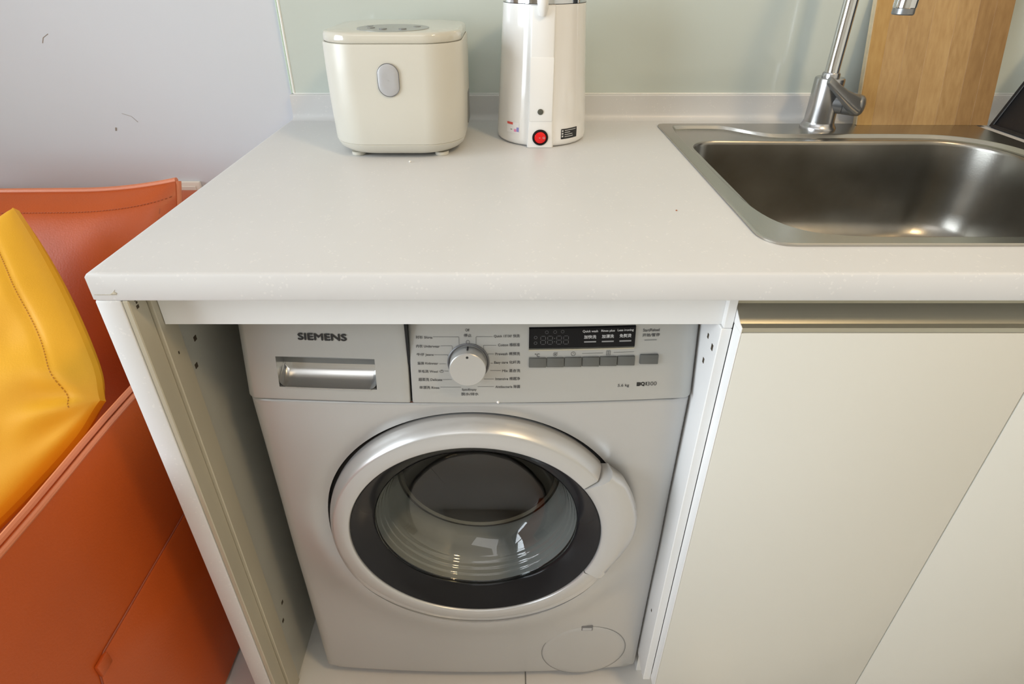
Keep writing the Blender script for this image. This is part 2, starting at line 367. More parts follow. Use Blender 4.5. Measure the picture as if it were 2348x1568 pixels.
# glass splashback
gb = thing('glass_splashback', 'pale green painted glass splashback standing on the white upstand', 'backsplash', (0.44, 0.656, 0.9945))
obj('glass_panel', G().box(-0.430, XR - .002, 0.6505, 0.6575, 0.9955, 1.95, .001, 1), 'glass_back', gb)
obj('edge_strip', G().box(-0.4375, -0.4335, 0.649, 0.6575, 0.9955, 1.95, .001, 1), 'glass_edge', gb)
obj('silicone_bead', G().tube([(-0.4318, 0.6515, 0.9955), (-0.4318, 0.6515, 1.95)], 0.0026, 8), 'silicone', gb)
obj('silicone_bead', G().tube([(-0.432, 0.6495, 0.9955), (XR - .004, 0.6495, 0.9955)], 0.0012, 6), 'silicone', gb)

# ================================================================== washer niche (left part of the base units)
nc = thing('washer_niche', 'open white cabinet niche around the silver washing machine, left side coloured as in shade', 'cabinet', (-0.07, 0.3, 0))
def quadbox(name, x0, x1, y0, y1, z0, z1, m, p, bev=.001): return obj(name, G().box(x0, x1, y0, y1, z0, z1, bev, 1), m, p)
quadbox('filler_board', -0.4155, -0.4085, 0.001, 0.028, 0.0, 0.911, 'cab_shade_warm', nc)
quadbox('filler_strip', -0.4155, -0.4040, 0.0285, 0.0600, 0.0, 0.911, 'cab_shade_warm', nc)
quadbox('side_panel', -0.4155, -0.4075, 0.0605, 0.640, 0.0, 0.911, 'cab_shade_grey', nc)
obj('valance', G().prismz([(-0.4032, .0370), (0.2637, .0370), (0.2637, .0490), (-0.4032, .0490)], 0.8560, 0.911), 'cab_white', nc)
for y, z in ((0.0860, 0.7995), (0.0715, 0.7661), (0.0870, 0.2097), (0.0735, 0.1764)):
    obj('screw_hole', G().box(-0.4078, -0.4070, y - .0032, y + .0030, z - .0036, z + .0036, .0003, 1), 'dark_hole', nc)
obj('screw_hole', G().box(-0.4042, -0.4036, 0.0425, 0.0445, 0.807, 0.811, .0002, 1), 'dark_hole', nc)
for y, z, s in ((0.012, 0.897, .0022), (0.0125, 0.902, .0014), (0.0115, 0.905, .0010)):
    obj('screw_hole', G().box(-0.4087, -0.4083, y - s, y + s, z - s, z + s, .0002, 1), 'dark_hole', nc)

# base cabinet on the right
bc = thing('base_cabinet', 'cream two-door base cabinet under the sink with an aluminium finger rail', 'cabinet', (0.79, 0.3, 0))
quadbox('side_panel', 0.2505, 0.2637, 0.0277, 0.630, 0.070, 0.8555, 'cab_white', bc)
quadbox('bottom_panel', 0.2650, XR - .002, 0.030, 0.630, 0.080, 0.098, 'cab_white', bc)
quadbox('toe_kick', 0.2550, XR - .002, 0.075, 0.090, 0.0, 0.0795, 'cab_white', bc)
obj('door', G().box(0.2650, 0.6222, 0.0075, 0.0275, 0.0785, 0.8635, .0012, 2), 'door', bc)
obj('door', G().box(0.6242, 0.9810, 0.0075, 0.0275, 0.0785, 0.8635, .0012, 2), 'door', bc)
obj('door', G().box(0.9830, XR - .004, 0.0075, 0.0275, 0.0785, 0.8635, .0012, 2), 'door', bc)
obj('top_rail', G().box(0.2530, 0.26365, 0.0285, 0.0368, 0.8560, 0.911, .0006, 1), 'cab_white', bc)
obj('door_edge', G().box(0.2638, 0.2649, 0.0078, 0.0275, 0.0785, 0.8635, .0003, 1), 'cab_white', bc)
obj('finger_rail', G().prismx([(0.0360, 0.9115), (0.0360, 0.8860), (0.0150, 0.8720), (0.0085, 0.8705), (0.0085, 0.8645), (0.0275, 0.8645), (0.0400, 0.8780), (0.0400, 0.9115)], 0.2650, XR - .004), 'champagne', bc, 20)
obj('rail_end_cap', G().prismx([(0.0365, 0.9115), (0.0365, 0.8862), (0.0150, 0.8725), (0.0080, 0.8705), (0.0080, 0.8637), (0.0280, 0.8637), (0.0402, 0.8780), (0.0402, 0.9115)], 0.2641, 0.2649), 'cab_white', bc)
for y, z, s in ((0.0584, 0.8234, .002), (0.0410, 0.819, .0025), (0.0573, 0.786, .0022), (0.0530, 0.2446, .0016)):
    obj('screw_hole', G().box(0.2500, 0.2506, y - s, y + s, z - s * 1.7, z + s * 1.7, .0002, 1), 'dark_hole', bc)

# ================================================================== washing machine
def yb(x): q = (x + .05) / .299; return .055 + .011 * q * q
def yf(x, z): return yb(x) - .004 + .18 * (z - .717)
X0, X1 = -0.349, 0.2495
HC = (-0.0473, 0.4649); HR = 0.2268
wm = thing('washing_machine', 'silver front-loading washing machine built in under the white worktop', 'washing machine', (-0.05, 0.30, 0.0))
obj('housing', G().box(X0 + .0005, X0 + .004, 0.125, 0.560, 0.03, 0.8475).box(X1 - .004, X1 - .0005, 0.125, 0.560, 0.03, 0.8475).box(X0 + .0005, X1 - .0005, 0.11, 0.56, 0.838, 0.8475).box(X0 + .004, X1 - .004, 0.085, 0.56, 0.030, 0.040).box(X0 + .004, X1 - .004, 0.550, 0.56, 0.040, 0.838), 'silver', wm)
for fx in (X0 + .05, X1 - .05):
    for fy in (0.12, 0.52):
        obj('foot', G().revz([(0.016, 0.0), (0.018, 0.002), (0.018, 0.012), (0.010, 0.013), (0.010, 0.036)], fx, fy, 20, True, True), 'grey_dark', wm)
# front panel with the porthole opening
rect = [(X0, 0.030), (X1, 0.030), (X1, 0.7145), (X0, 0.7145)]
A = angs(144, HC, rect)
oc = cast(rect, HC, A)
def front_y(x, z):
    y = yb(x)
    r = math.hypot(x - HC[0], z - HC[1]); sn = (z - HC[1]) / max(r, 1e-6)
    h = min(1, max(0, (0.25 - sn) / 0.9)); h = h * h * (3 - 2 * h)
    y -= 0.020 * h * math.exp(-((max(r - HR, 0)) / .055) ** 2)
    y -= -0.006 * (1 - h) * math.exp(-((max(r - HR, 0)) / .016) ** 2)
    for e in (X0, X1):
        dd = abs(x - e)
        if dd < .014: y += .014 - math.sqrt(max(0, .014 ** 2 - (.014 - dd) ** 2))
    for e, rr in ((0.7145, .004), (0.030, .010)):
        dd = abs(z - e)
        if dd < rr: y += rr - math.sqrt(max(0, rr ** 2 - (rr - dd) ** 2))
    return y
ts = [0, .03, .08, .15, .25, .38, .55, .72, .85, .92, .955, .975, .988, .996, 1]
def hole_r(a):
    h = min(1, max(0, (0.25 - math.sin(a)) / 0.9)); return .2252 + .0045 * (1 - h * h * (3 - 2 * h))
loops = [[(HC[0] + hole_r(a) * math.cos(a), .098, HC[1] + hole_r(a) * math.sin(a)) for a in A]]
for t_ in ts:
    lp = []
    for a, (ox, oz) in zip(A, oc):
        ix, iz = HC[0] + hole_r(a) * math.cos(a), HC[1] + hole_r(a) * math.sin(a)
        x, z = ix + (ox - ix) * t_, iz + (oz - iz) * t_; lp.append((x, front_y(x, z), z))
    loops.append(lp)
loops.append([(x, 0.14, z) for x, z in oc])
obj('front_panel', G().loft(loops), 'silver', wm, 50)
obj('panel_seam', G().loft([[(X0 + .004 + (X1 - X0 - .008) * k / 24, yb(X0 + (X1 - X0) * k / 24) + e, zz) for k in range(25)] for e, zz in ((.006, .7125), (.006, .7195))], closed=False), 'gap', wm)
# fascia: detergent drawer front and control panel
XD = -0.1262
def sheet(x0, x1, z0, z1, surf, nx=24, nz=8, back=0.10, r=.0025):
    zs = [z0, z0 + r * .3, z0 + r] + [z0 + r + (z1 - r - z0) * k / nz for k in range(1, nz + 1)]
    xs = [x0, x0 + r * .3, x0 + r] + [x0 + r + (x1 - x0 - 2 * r) * k / nx for k in range(1, nx)] + [x1 - r, x1 - r * .3, x1]
    def yy(x, z):
        y = surf(x, z)
        for e in (x0, x1):
            dd = abs(x - e)
            rr = .014 if (abs(e - X0) < 1e-4 or abs(e - X1) < 1e-4) else r
            if dd < rr: y += rr - math.sqrt(max(0, rr * rr - (rr - dd) ** 2))
        dd = abs(z - z0)
        if dd < r: y += r - math.sqrt(max(0, r * r - (r - dd) ** 2))
        return y
    if abs(x0 - X0) < 1e-4: xs = sorted(set(xs + [x0 + .001, x0 + .004, x0 + .008, x0 + .012]))
    if abs(x1 - X1) < 1e-4: xs = sorted(set(xs + [x1 - .001, x1 - .004, x1 - .008, x1 - .012]))
    return xs, zs, yy
def sheet_obj(name, x0, x1, z0, z1, m, p, holes=()):
    xs, zs, yy = sheet(x0, x1, z0, z1, yf)
    for (a, b, c, d) in holes:
        xs = sorted(set([x for x in xs if not (a < x < b)] + [a, b])); zs = sorted(set([z for z in zs if not (c < z < d)] + [c, d]))
    g = G(); nx = len(xs); v = [(x, yy(x, z), z) for z in zs for x in xs]; f = []
    for j in range(len(zs) - 1):
        for i in range(nx - 1):
            mx_, mz_ = (xs[i] + xs[i + 1]) / 2, (zs[j] + zs[j + 1]) / 2
            if any(a < mx_ < b and c < mz_ < d for a, b, c, d in holes): continue
            f.append((j * nx + i, j * nx + i + 1, (j + 1) * nx + i + 1, (j + 1) * nx + i))
    g.add(v, f)
    # returns: bottom and sides go back to the housing
    b0 = [(x, yy(x, z0), z0) for x in xs]; g.loft([b0, [(x, 0.13, z0) for x in xs]], closed=False)
    for xx in (x0, x1): g.loft([[(xx, yy(xx, z), z) for z in zs], [(xx, 0.13, z) for z in zs]], closed=False)
    return obj(name, g, m, p, 40)
dh = (-0.3005, -0.1705, 0.7380, 0.7820)
dr = sheet_obj('drawer_front', X0, XD - .0012, 0.7185, 0.8480, 'silver_fascia', wm, [dh])
cp = sheet_obj('control_panel', XD + .0012, X1, 0.7185, 0.8480, 'silver_fascia', wm)
obj('drawer_gap', G().box(XD - .0016, XD + .0016, 0.064, 0.10, 0.7185, 0.8475), 'gap', wm)
# drawer grip pocket
ymid = lambda x, dy, z: (x, yf(x, z) + dy, z)
prof = [(0, .7820), (.0012, .7835), (.0225, .7840), (.0240, .7575)]
g = G(); nxs = [dh[0] + (dh[1] - dh[0]) * k / 10 for k in range(11)]
g.loft([[ymid(x, dy, z) for x in nxs] for dy, z in prof], closed=False)
obj('grip_shade_wall', g, 'grey_mid', dr)  # shadow of the overhang put into the grey of the pocket's back wall
prof2 = [(.0240, .7575), (.0232, .7535), (.0212, .7495), (.0180, .7458), (.0140, .7425), (.009, .7400), (.004, .7385), (0, .7380)]
def cornerx(x, z):           # rounded lower corners
    r = .010; k = 0
    if z < dh[2] + r: k = r - math.sqrt(max(0, r * r - (dh[2] + r - z) ** 2))
    return min(max(x, dh[0] + k), dh[1] - k)
g = G(); g.loft([[ymid(x, dy, z) for x in nxs] for dy, z in prof2], closed=False)
full = prof + prof2
for xx, s_ in ((dh[0], 1), (dh[1], -1)):
    pts = [ymid(xx, dy, z) for dy, z in full]
    cx_ = [ymid(xx, .0004, .760)] * len(pts); g.loft([pts, cx_], closed=False)
    # rounded inside corner fillet
    g.loft([[ymid(xx + s_ * .010 * (1 - math.cos(q)), dy + .0006, z + 0.010 * (1 - math.sin(q)) * (1 if z < .75 else 0.2)) for dy, z in prof2] for q in (0, PI / 6, PI / 3, PI / 2)], closed=False)
obj('grip_scoop', g, 'silver_hi', dr, 50)
g = G().tube([(dh[0] + .008 + (dh[1] - dh[0] - .016) * k / 10, yf(dh[0] + (dh[1] - dh[0]) * k / 10, .738) - .0003, .7378) for k in range(11)], .0011, 6)
obj('grip_lip', g, 'silver_hi', dr)
text('brand_lettering', 'SIEMENS', -0.2668, -0.2044, 0.8072, 0.8162, yf, 'ink', dr, bold=.00055)
# program print
P5 = [("衬衫 Shirts",-0.1155,-0.0945,0.8117,0.8159),("内衣 Underwear",-0.1156,-0.0856,0.7994,0.8037),("牛仔 Jeans",-0.1156,-0.0939,0.7874,0.7917),("童装 Kidswear",-0.1150,-0.0885,0.7755,0.7796),("羊毛洗 Wool",-0.1148,-0.0894,0.7639,0.7680),("超柔洗 Delicate",-0.1149,-0.0842,0.7519,0.7564),("单漂洗 Rinse",-0.1144,-0.0884,0.7404,0.7447),("Off",-0.0522,-0.0472,0.8221,0.8256),("停止",-0.0545,-0.0447,0.8145,0.8189),("Quick 15'/30' 快洗",-0.0164,0.0163,0.8133,0.8178),("Cotton 棉标准",-0.0111,0.0165,0.8011,0.8058),("Prewash 棉预洗",-0.0146,0.0168,0.7887,0.7932),("Easy care 化纤洗",-0.0161,0.0172,0.7761,0.7811),("Mix 混合洗",-0.0058,0.0173,0.7647,0.7691),("Intensive 棉超净",-0.0148,0.0173,0.7532,0.7577),("Antibacteria 除菌",-0.0149,0.0174,0.7416,0.7461),("Spin/Empty",-0.0587,-0.0396,0.7373,0.7412),("脱水/排水",-0.0598,-0.0371,0.7310,0.7353),("°C",0.0361,0.0420,0.7861,0.7908),
      ("Start/Reload",0.1737,0.1948,0.8178,0.8217),("开始/暂停",0.1735,0.1956,0.8107,0.8152),("5.6 kg",0.1461,0.1610,0.7391,0.7442),("300",0.1852,0.1978,0.7404,0.7460)]
for s_, a, b, c, d in P5: text('program_print', s_, a, b, c, d, yf, 'ink_grey', cp, bold=.00009)
g = G(); strip(g, [(.1711, .7431), (.1748, .7431)], .0057, yf); obj('logo_square', g, 'ink', cp)
text('logo_print', 'iQ1', 0.1752, 0.1841, 0.7402, 0.7458, yf, 'ink', cp, bold=.0004)
LN = [[(-.0933,.8144),(-.0608,.8145),(-.0605,.8035)],[(-.084,.8021),(-.0699,.8022),(-.0693,.7971)],[(-.0927,.7896),(-.0758,.7897),(-.0755,.7878)],[(-.0869,.7768),(-.0786,.7769)],[(-.0802,.7664),(-.0754,.7664)],[(-.083,.7543),(-.0715,.7543)],[(-.0867,.7431),(-.0598,.7432)],[(-.0179,.8148),(-.0389,.8149),(-.0391,.8039)],[(-.0133,.8028),(-.0297,.8029),(-.0296,.7971)],[(-.0165,.7907),(-.024,.7908),(-.0243,.7889)],[(-.0178,.7776),(-.021,.7776)],[(-.0076,.7672),(-.0215,.7673)],[(-.0168,.755),(-.0296,.755)],[(-.0169,.744),(-.0381,.7441)],[(.0969,.7896),(.1239,.7898)],[(.1378,.79),(.1639,.7902)]]
for l in LN: g = G(); strip(g, l, .0004, yf); obj('guide_line', g, 'ink_grey', cp)
g = G(); strip(g, ringpts(-.0495, .8076, .0022), .0005, yf); obj('off_mark', g, 'ink_grey', cp)
g = G(); strip(g, ringpts(.0621, .7893, .0024), .0005, yf); strip(g, ringpts(.0621, .7893, .0008, 10), .0008, yf); strip(g, [(.0640, .7905), (.0648, .7922)], .0005, yf); obj('spin_icon', g, 'ink_grey', cp)
g = G(); strip(g, ringpts(.0853, .7896, .0027), .0005, yf); strip(g, [(.0853, .7915), (.0853, .7896), (.0866, .7896)], .0004, yf); obj('clock_icon', g, 'ink_grey', cp)
g = G(); strip(g, [(.1283, .7866), (.1333, .7866), (.1333, .7927), (.1283, .7927), (.1283, .7866)], .0005, yf)
for q in range(3): strip(g, [(.1294, .7880 + q * .0016), (.1322, .7880 + q * .0016)], .0006, yf)
obj('option_icon', g, 'ink_grey', cp)
g = G(); strip(g, [(-.0872, .7672), (-.0862, .7645), (-.0828, .7645), (-.0816, .7672)], .0005, yf); strip(g, [(-.0862, .7662), (-.0850, .7680), (-.0842, .7664), (-.0836, .7684), (-.0828, .7664)], .0005, yf); obj('hand_wash_icon', g, 'ink_grey', cp)
g = G(); strip(g, [(.1765, .8059), (.1923, .8059)], .0013, yf); obj('indicator_bar', g, 'grey_mid', cp)
# knob
kx, kz = -0.0493, 0.7789; ky = yf(kx, kz); sl = math.atan(.18)
def ktilt(g):
    m = Matrix.Translation((kx, ky, kz)) @ Matrix.Rotation(-sl, 4, 'X'); h = G(); h.v = [tuple(m @ Vector(p)) for p in g.v]; h.f = g.f; return h
obj('knob_bezel', ktilt(G().revy([(0.0272, .002), (0.0272, -.0012), (0.0262, -.0020), (0.0250, -.0016), (0.0236, .0005), (0.0236, .003)], 0, 0, 64)), 'grey_dark', cp)
kn = obj('program_knob', ktilt(G().revy([(0.0234, .002), (0.0234, -.003), (0.0232, -.016), (0.0229, -.0195), (0.0220, -.0205), (0.0217, -.0205), (0.0, -.0205)], 0, 0, 64)), 'knob', cp, label='round silver program knob')
obj('knob_dot', ktilt(G().revy([(0.0016, -.0200), (0.0016, -.0208), (0.0, -.0208)], 0.0, 0.0176, 16)), 'ink', kn)
obj('knob_mark', ktilt(G().box(-.0010, .0010, -.0125, -.0035, .0236, .0243)), 'ink', kn)
# display
dsp = G(); zb_, zt_ = .7985, .8268
nx = 12; xs = [.0282 + (.1638 - .0282) * k / nx for k in range(nx + 1)]
dsp.loft([[(x, yf(x, z) + e, z) for x in xs] for z, e in ((zb_ - .001, .002), (zb_, -.0012), (zb_ + .0012, -.0022), (zt_ - .001, -.0022), (zt_, -.0014), (zt_ + .001, .002))], closed=False)
for xe in (.0282, .1638): dsp.loft([[(xe, yf(xe, z) - .0022, z) for z in (zb_, zt_)], [(xe, yf(xe, z) + .002, z) for z in (zb_, zt_)]], closed=False)
dp = obj('display', dsp, 'black_gloss', cp, label='glossy black display window with pale lettering')
obj('display_ledge', G().loft([[(x, yf(x, z) + e, z) for x in xs] for z, e in ((.7945, .001), (.7948, -.0010), (.7972, -.0016), (.7976, .001))], closed=False), M['champagne'], cp)
PD = [("Quick wash",0.0960,0.1153,0.8200,0.8235),("加快洗",0.0980,0.1135,0.8118,0.8167),("Rinse plus",0.1196,0.1367,0.8200,0.8236),("加漂洗",0.1207,0.1360,0.8121,0.8169),("Less ironing",0.1404,0.1608,0.8202,0.8239),("免熨烫",0.1433,0.1584,0.8123,0.8172)]
for s_, a, b, c, d in PD: text('display_print', s_, a, b, c, d, yf, 'ink_light', dp, lift=.0027, bold=.0001)
for a in (.0983, .1209, .1435):
    g = G(); strip(g, [(a, .8074), (a + .0153, .8074)], .0018, yf, .0027); obj('option_bar', g, mat('bar_grey', (.28, .28, .28), .5, var=.02), dp)
g = G()
def seg7(x, z, wd, h):
    s = .0006
    for (xa, za, xb, zb2) in ((0, 0, wd, 0), (0, h / 2, wd, h / 2), (0, h, wd, h), (0, 0, 0, h / 2), (0, h / 2, 0, h), (wd, 0, wd, h / 2), (wd, h / 2, wd, h)):
        dx_, dz_ = (xb - xa) * .14, (zb2 - za) * .14
        strip(g, [(x + xa + dx_, z + za + dz_), (x + xb - dx_, z + zb2 - dz_)], s, yf, .0026)
for a in (.0430, .0518, .0632, .0720): seg7(a, .8050, .0062, .0112)
for zz in (.8085, .8130): strip(g, [(.0601, zz), (.0611, zz)], .001, yf, .0026)
for (xx, zz) in ((.0505, .8215), (.0610, .8217), (.0705, .8220)): strip(g, ringpts(xx, zz, .0020, 12), .0004, yf, .0026)
for (xx, zz) in ((.0365, .8068), (.0365, .8145)): strip(g, ringpts(xx, zz, .0019, 10), .0005, yf, .0026)
obj('display_digits', g, 'ink_faint', dp)
# buttons
bx = [.0281, .0510, .0739, .0967, .1196, .1424, .1658]
for a, b in zip(bx, bx[1:]):
    g = G(); xm = (a + b) / 2
    m_ = Matrix.Translation((xm, yf(xm, .7785), .7785)) @ Matrix.Rotation(-sl, 4, 'X')
    g.box(-(b - a) / 2 + .0003, (b - a) / 2 - .0003, -.0030, .004, -.0066, .0066, .0008, 2, m_); obj('option_button', g, 'button', cp)
g = G(); xm = .1842; m_ = Matrix.Translation((xm, yf(xm, .7795), .7795)) @ Matrix.Rotation(-sl, 4, 'X')
g.box(-.0120, .0120, -.0030, .004, -.0068, .0068, .0010, 2, m_); obj('start_button', g, 'button', cp)
# rust and chips on the seam
for a, b, n_, hh in ((-.2104, -.1984, 7, .0015), (-.1863, -.1205, 26, .0022), (-.318, -.306, 5, .0006), (.2, .206, 4, .0004)):
    top = [(a + (b - a) * k / n_, .7186 + .0003 * random.random()) for k in range(n_ + 1)]
    bot = [(x, z - hh * (.35 + .65 * random.random()) * min(1, 4 * min(k + .3, n_ - k + .3) / n_)) for k, (x, z) in enumerate(top)]
    obj('rust_patch', G().loft([[(x, yb(x) - .0022, z) for x, z in top], [(x, yb(x) + .0002, z) for x, z in bot]], closed=False), 'rust', wm)
obj('paint_chip', G().revy([(.0, -.0012), (.0014, -.0008), (.0021, .0006)], -.0115, .7205, 9), 'paper', wm).location.y += yf(-.0115, .7205)
# door: ring, handle, black glass, bowl
dg_ = math.radians
prof = [(.2225, .075), (.2240, .062), (.2236, .0565), (.2210, .0485), (.2178, .0415), (.2156, .0380), (.2143, .0366), (.2122, .0358), (.2000, .0345), (.1918, .0338), (.1905, .0344), (.1896, .0364), (.1890, .042)]
def low(a):
    h = min(1, max(0, (0.25 - math.sin(a)) / 0.9)); return h * h * (3 - 2 * h)
loops = []
for k in range(151):
    a = dg_(35.0) + (dg_(360 - 26.6) - dg_(35.0)) * k / 150
    loops.append([(HC[0] + r * math.cos(a), (y if r < .2143 or q < 2 else y + (.0368 - y) * .93 * low(a)), HC[1] + r * math.sin(a)) for q, (r, y) in enumerate(prof)])
obj('door_ring', G().loft(loops, True, True), 'silver_door', wm, 45)
N = 40; a0, a1 = dg_(34.4), dg_(-26.0); loops = []
for k in range(N + 1):
    u = k / N; a = a0 + (a1 - a0) * u
    sm = lambda q: (lambda c: c * c * (3 - 2 * c))(min(1, max(0, q)))
    ro = .2250 + .0205 * (.62 + .38 * sm(u / .14)) * (1 - sm((u - .38) / .66)) ** .8 + .0004
    pr = [(.1890, .042), (.1898, .0360), (.1912, .0338), (.2000, .0325), (.2110, .0305), (.2200, .0290 + .004 * u), (ro - .007, .0300 + .008 * u), (ro - .002, .0345 + .010 * u), (ro, .043 + .006 * u), (ro - .004, .060), (.2150, .070)]
    loops.append([(HC[0] + r * math.cos(a), y, HC[1] + r * math.sin(a)) for r, y in pr])
obj('door_handle', G().loft(loops, True, True, closed=True), 'silver_door', wm, 60, label='curved silver grip on the right of the door ring')
obj('door_recess', G().revy([(.1900, .0640), (.2215, .0660), (.2330, .0800)], HC[0], HC[1], 96), 'gap', wm)
obj('black_glass_ring', G().revy([(.1895, .0385), (.1880, .0372), (.1750, .0440), (.1600, .0575), (.1570, .0605), (.1560, .066)], HC[0], HC[1], 128), 'black_ring', wm, 50)
bp = [(.1568, .0640), (.1565, .0600)]
for k in range(1, 41):
    q = k / 40; bp.append((.1560 - .0165 * q ** 1.3, .0600 + .040 * q + .0012 * math.sin(2 * PI * 4.5 * q) * (1 - q) ** .5))
bp += [(.1350, .1090), (.1285, .1190), (.1200, .1290), (.1090, .1380), (.0990, .1440), (.0920, .1478), (.0800, .1528), (.0600, .1585), (.0300, .1622), (.0, .1632)]
obj('glass_bowl', G().revy(bp, HC[0], HC[1], 128), 'bowl', wm, 70)
obj('door_gasket', G().revy([(.2215, .0990), (.1900, .0700), (.1640, .0700), (.1600, .0780), (.1560, .0880), (.1500, .1000), (.1470, .1100), (.1480, .1180), (.1470, .1280), (.1435, .1400), (.1390, .1500), (.1395, .1560)], HC[0], HC[1], 96), 'rubber', wm, 60)
obj('drum', G().revy([(.1420, .1600), (.1350, .1555), (.1310, .1590), (.1320, .1640), (.1700, .1690), (.2250, .1780), (.2300, .1900), (.2300, .4600), (.2200, .4700), (.0, .4700)], HC[0], HC[1], 96), 'drum', wm, 50)
# filter flap
fx, fz, fr_ = .1430, .1045, .0778
g = G(); rings = [0.0, .3, .6, .85, .975, .992, 1.0]
g.loft([[(fx + fr_ * q * math.cos(2 * PI * k / 64), yb(fx + fr_ * q * math.cos(2 * PI * k / 64)) - (.0010 if q < .99 else (.0004 if q < 1 else -.001)), fz + fr_ * q * math.sin(2 * PI * k / 64)) for k in range(64)] for q in rings])
ff = obj('filter_flap', g, 'silver', wm, 60)
obj('flap_groove', G().loft([[(fx + r * math.cos(2 * PI * k / 64), yb(fx + r * math.cos(2 * PI * k / 64)) - .0003, fz + r * math.sin(2 * PI * k / 64)) for k in range(64)] for r in (fr_ - .0002, fr_ + .0010)]), 'grey_mid', ff)
obj('flap_notch', G().box(.1340, .1545, yb(.144) - .0016, yb(.144) + .002, .1725, .1860, .0004, 1), 'grey_dark', ff)
obj('notch_tab', G().box(.1358, .1527, yb(.144) - .0022, yb(.144) + .002, .1742, .1808, .0004, 1), 'grey_btn', ff)

# ================================================================== sink
sk = thing('kitchen_sink', 'brushed steel inset sink with a deep single bowl in the worktop', 'sink', (0.6085, 0.33, ZT))
so = rrect(0.2970, 0.9200, 0.0640, 0.5960, [.012, .012, .034, .034], 8)
so_in = rrect(0.2985, 0.9185, 0.0655, 0.5945, [.011, .011, .033, .033], 8)
def smooth(pts, it=2):
    for _ in range(it):
        q = []
        for i in range(len(pts)):
            a, b = pts[i], pts[(i + 1) % len(pts)]
            q += [(a[0] * .75 + b[0] * .25, a[1] * .75 + b[1] * .25), (a[0] * .25 + b[0] * .75, a[1] * .25 + b[1] * .75)]
        pts = q
    return pts
# contour of the lowered ledge round the bowl (S-curve in front of the tap)
led = smooth([(0.318, 0.575), (0.330, 0.5835), (0.400, 0.5840), (0.425, 0.578), (0.455, 0.550), (0.480, 0.527), (0.510, 0.521), (0.620, 0.520), (0.740, 0.520), (0.815, 0.512), (0.868, 0.475), (0.888, 0.420), (0.892, 0.300), (0.892, 0.160), (0.880, 0.110), (0.840, 0.083), (0.700, 0.081), (0.500, 0.081), (0.400, 0.083), (0.350, 0.100), (0.322, 0.150), (0.316, 0.250), (0.315, 0.420)], 3)
bowl_o = rrect(0.3290, 0.8680, 0.0960, 0.4960, [.095, .048, .080, .080], 14)
cS = (0.600, 0.300)
A = angs(260, cS, so[::3])
def ofs(poly, d):            # inset of a cast loop towards the centre
    out = []
    for x, y in poly:
        r = math.hypot(x - cS[0], y - cS[1]); out.append((cS[0] + (x - cS[0]) * (r - d) / r, cS[1] + (y - cS[1]) * (r - d) / r))
    return out
LO, LI, LD, BO = cast(so, cS, A), cast(so_in, cS, A), cast(led, cS, A), cast(bowl_o, cS, A)
zr = ZT + .0036
obj('rim', G().loft([L3(LO, ZT + .0002), L3(LO, zr - .001), L3(LI, zr), L3(ofs(LD, -.001), zr), L3(LD, zr), L3(ofs(LD, .0008), zr - .0003), L3(ofs(LD, .0022), zr - .0014), L3(ofs(LD, .0062), zr - .0048), L3(ofs(LD, .0076), zr - .0059), L3(ofs(LD, .0086), zr - .0062), L3(ofs(LD, .0090), zr - .0062), L3(ofs(BO, -.0026), zr - .0062), L3(ofs(BO, -.0024), zr - .0062), L3(BO, zr - .0066)]), 'steel', sk, 20)
bl = [L3(BO, zr - .0066)]
for d, dz in ((.0015, .0078), (.0028, .0100), (.0034, .0135), (.007, .070), (.012, .130), (.018, .160), (.030, .180), (.048, .190)):
    bl.append(L3(ofs(BO, d), zr - dz))
for f_ in (.5, .2, .12): bl.append([(cS[0] + (x - cS[0]) * f_, cS[1] + (y - cS[1]) * f_, zr - .192 - (.5 - f_) * .008) for x, y in ofs(BO, .048)])
obj('bowl', G().loft(bl, False, True), 'steel_bowl', sk, 60)
obj('drain', G().revz([(.045, zr - .1965), (.045, zr - .1930), (.036, zr - .1925), (.033, zr - .1950), (.0, zr - .1950)], cS[0], cS[1], 32), 'chrome', sk)

# ================================================================== tap
FX, FY = 0.6000, 0.5640
tp = thing('kitchen_tap', 'chrome gooseneck mixer tap standing behind the sink bowl', 'faucet', (FX, FY, zr))
obj('base_collar', G().revz([(.0315, zr), (.0315, zr + .003), (.0300, zr + .006), (.0280, zr + .0085), (.0268, zr + .013)], FX, FY, 48), 'satin_chrome', tp)
obj('body', G().revz([(.0268, zr + .010), (.0258, zr + .040), (.0256, zr + .0900), (.0252, zr + .0925), (.0235, zr + .0940), (.0140, zr + .0945)], FX, FY, 48, False, True), 'satin_chrome', tp)
obj('neck_collar', G().revz([(.0152, zr + .094), (.0152, zr + .100), (.0140, zr + .1025), (.0122, zr + .103)], FX, FY, 32), 'satin_chrome', tp)
SPX, SPY = 0.577, 0.380
ztop = 1.30; dv = Vector((SPX - FX, SPY - FY, 0)); L_ = dv.length; R_ = L_ / 2
path = [(FX, FY, zr + .098), (FX, FY, 1.15), (FX, FY, ztop)]
for k in range(1, 17):
    a = PI * k / 16; c = Vector((FX, FY, ztop)) + dv * .5; path.append(tuple(c - dv * .5 * math.cos(a) + Vector((0, 0, R_ * math.sin(a)))))
path.append((SPX, SPY, 1.19))
obj('spout', G().tube(path, .0121, 24), 'chrome', tp, 60)
obj('spout_tip', G().revz([(.0125, 1.26), (.0150, 1.255), (.0150, 1.1735), (.0143, 1.1725)], SPX, SPY, 32), 'chrome', tp)
obj('aerator', G().revz([(.0143, 1.1735), (.0145, 1.1650), (.0135, 1.1635), (.0, 1.1640)], SPX, SPY, 32), 'grey_lever', tp)
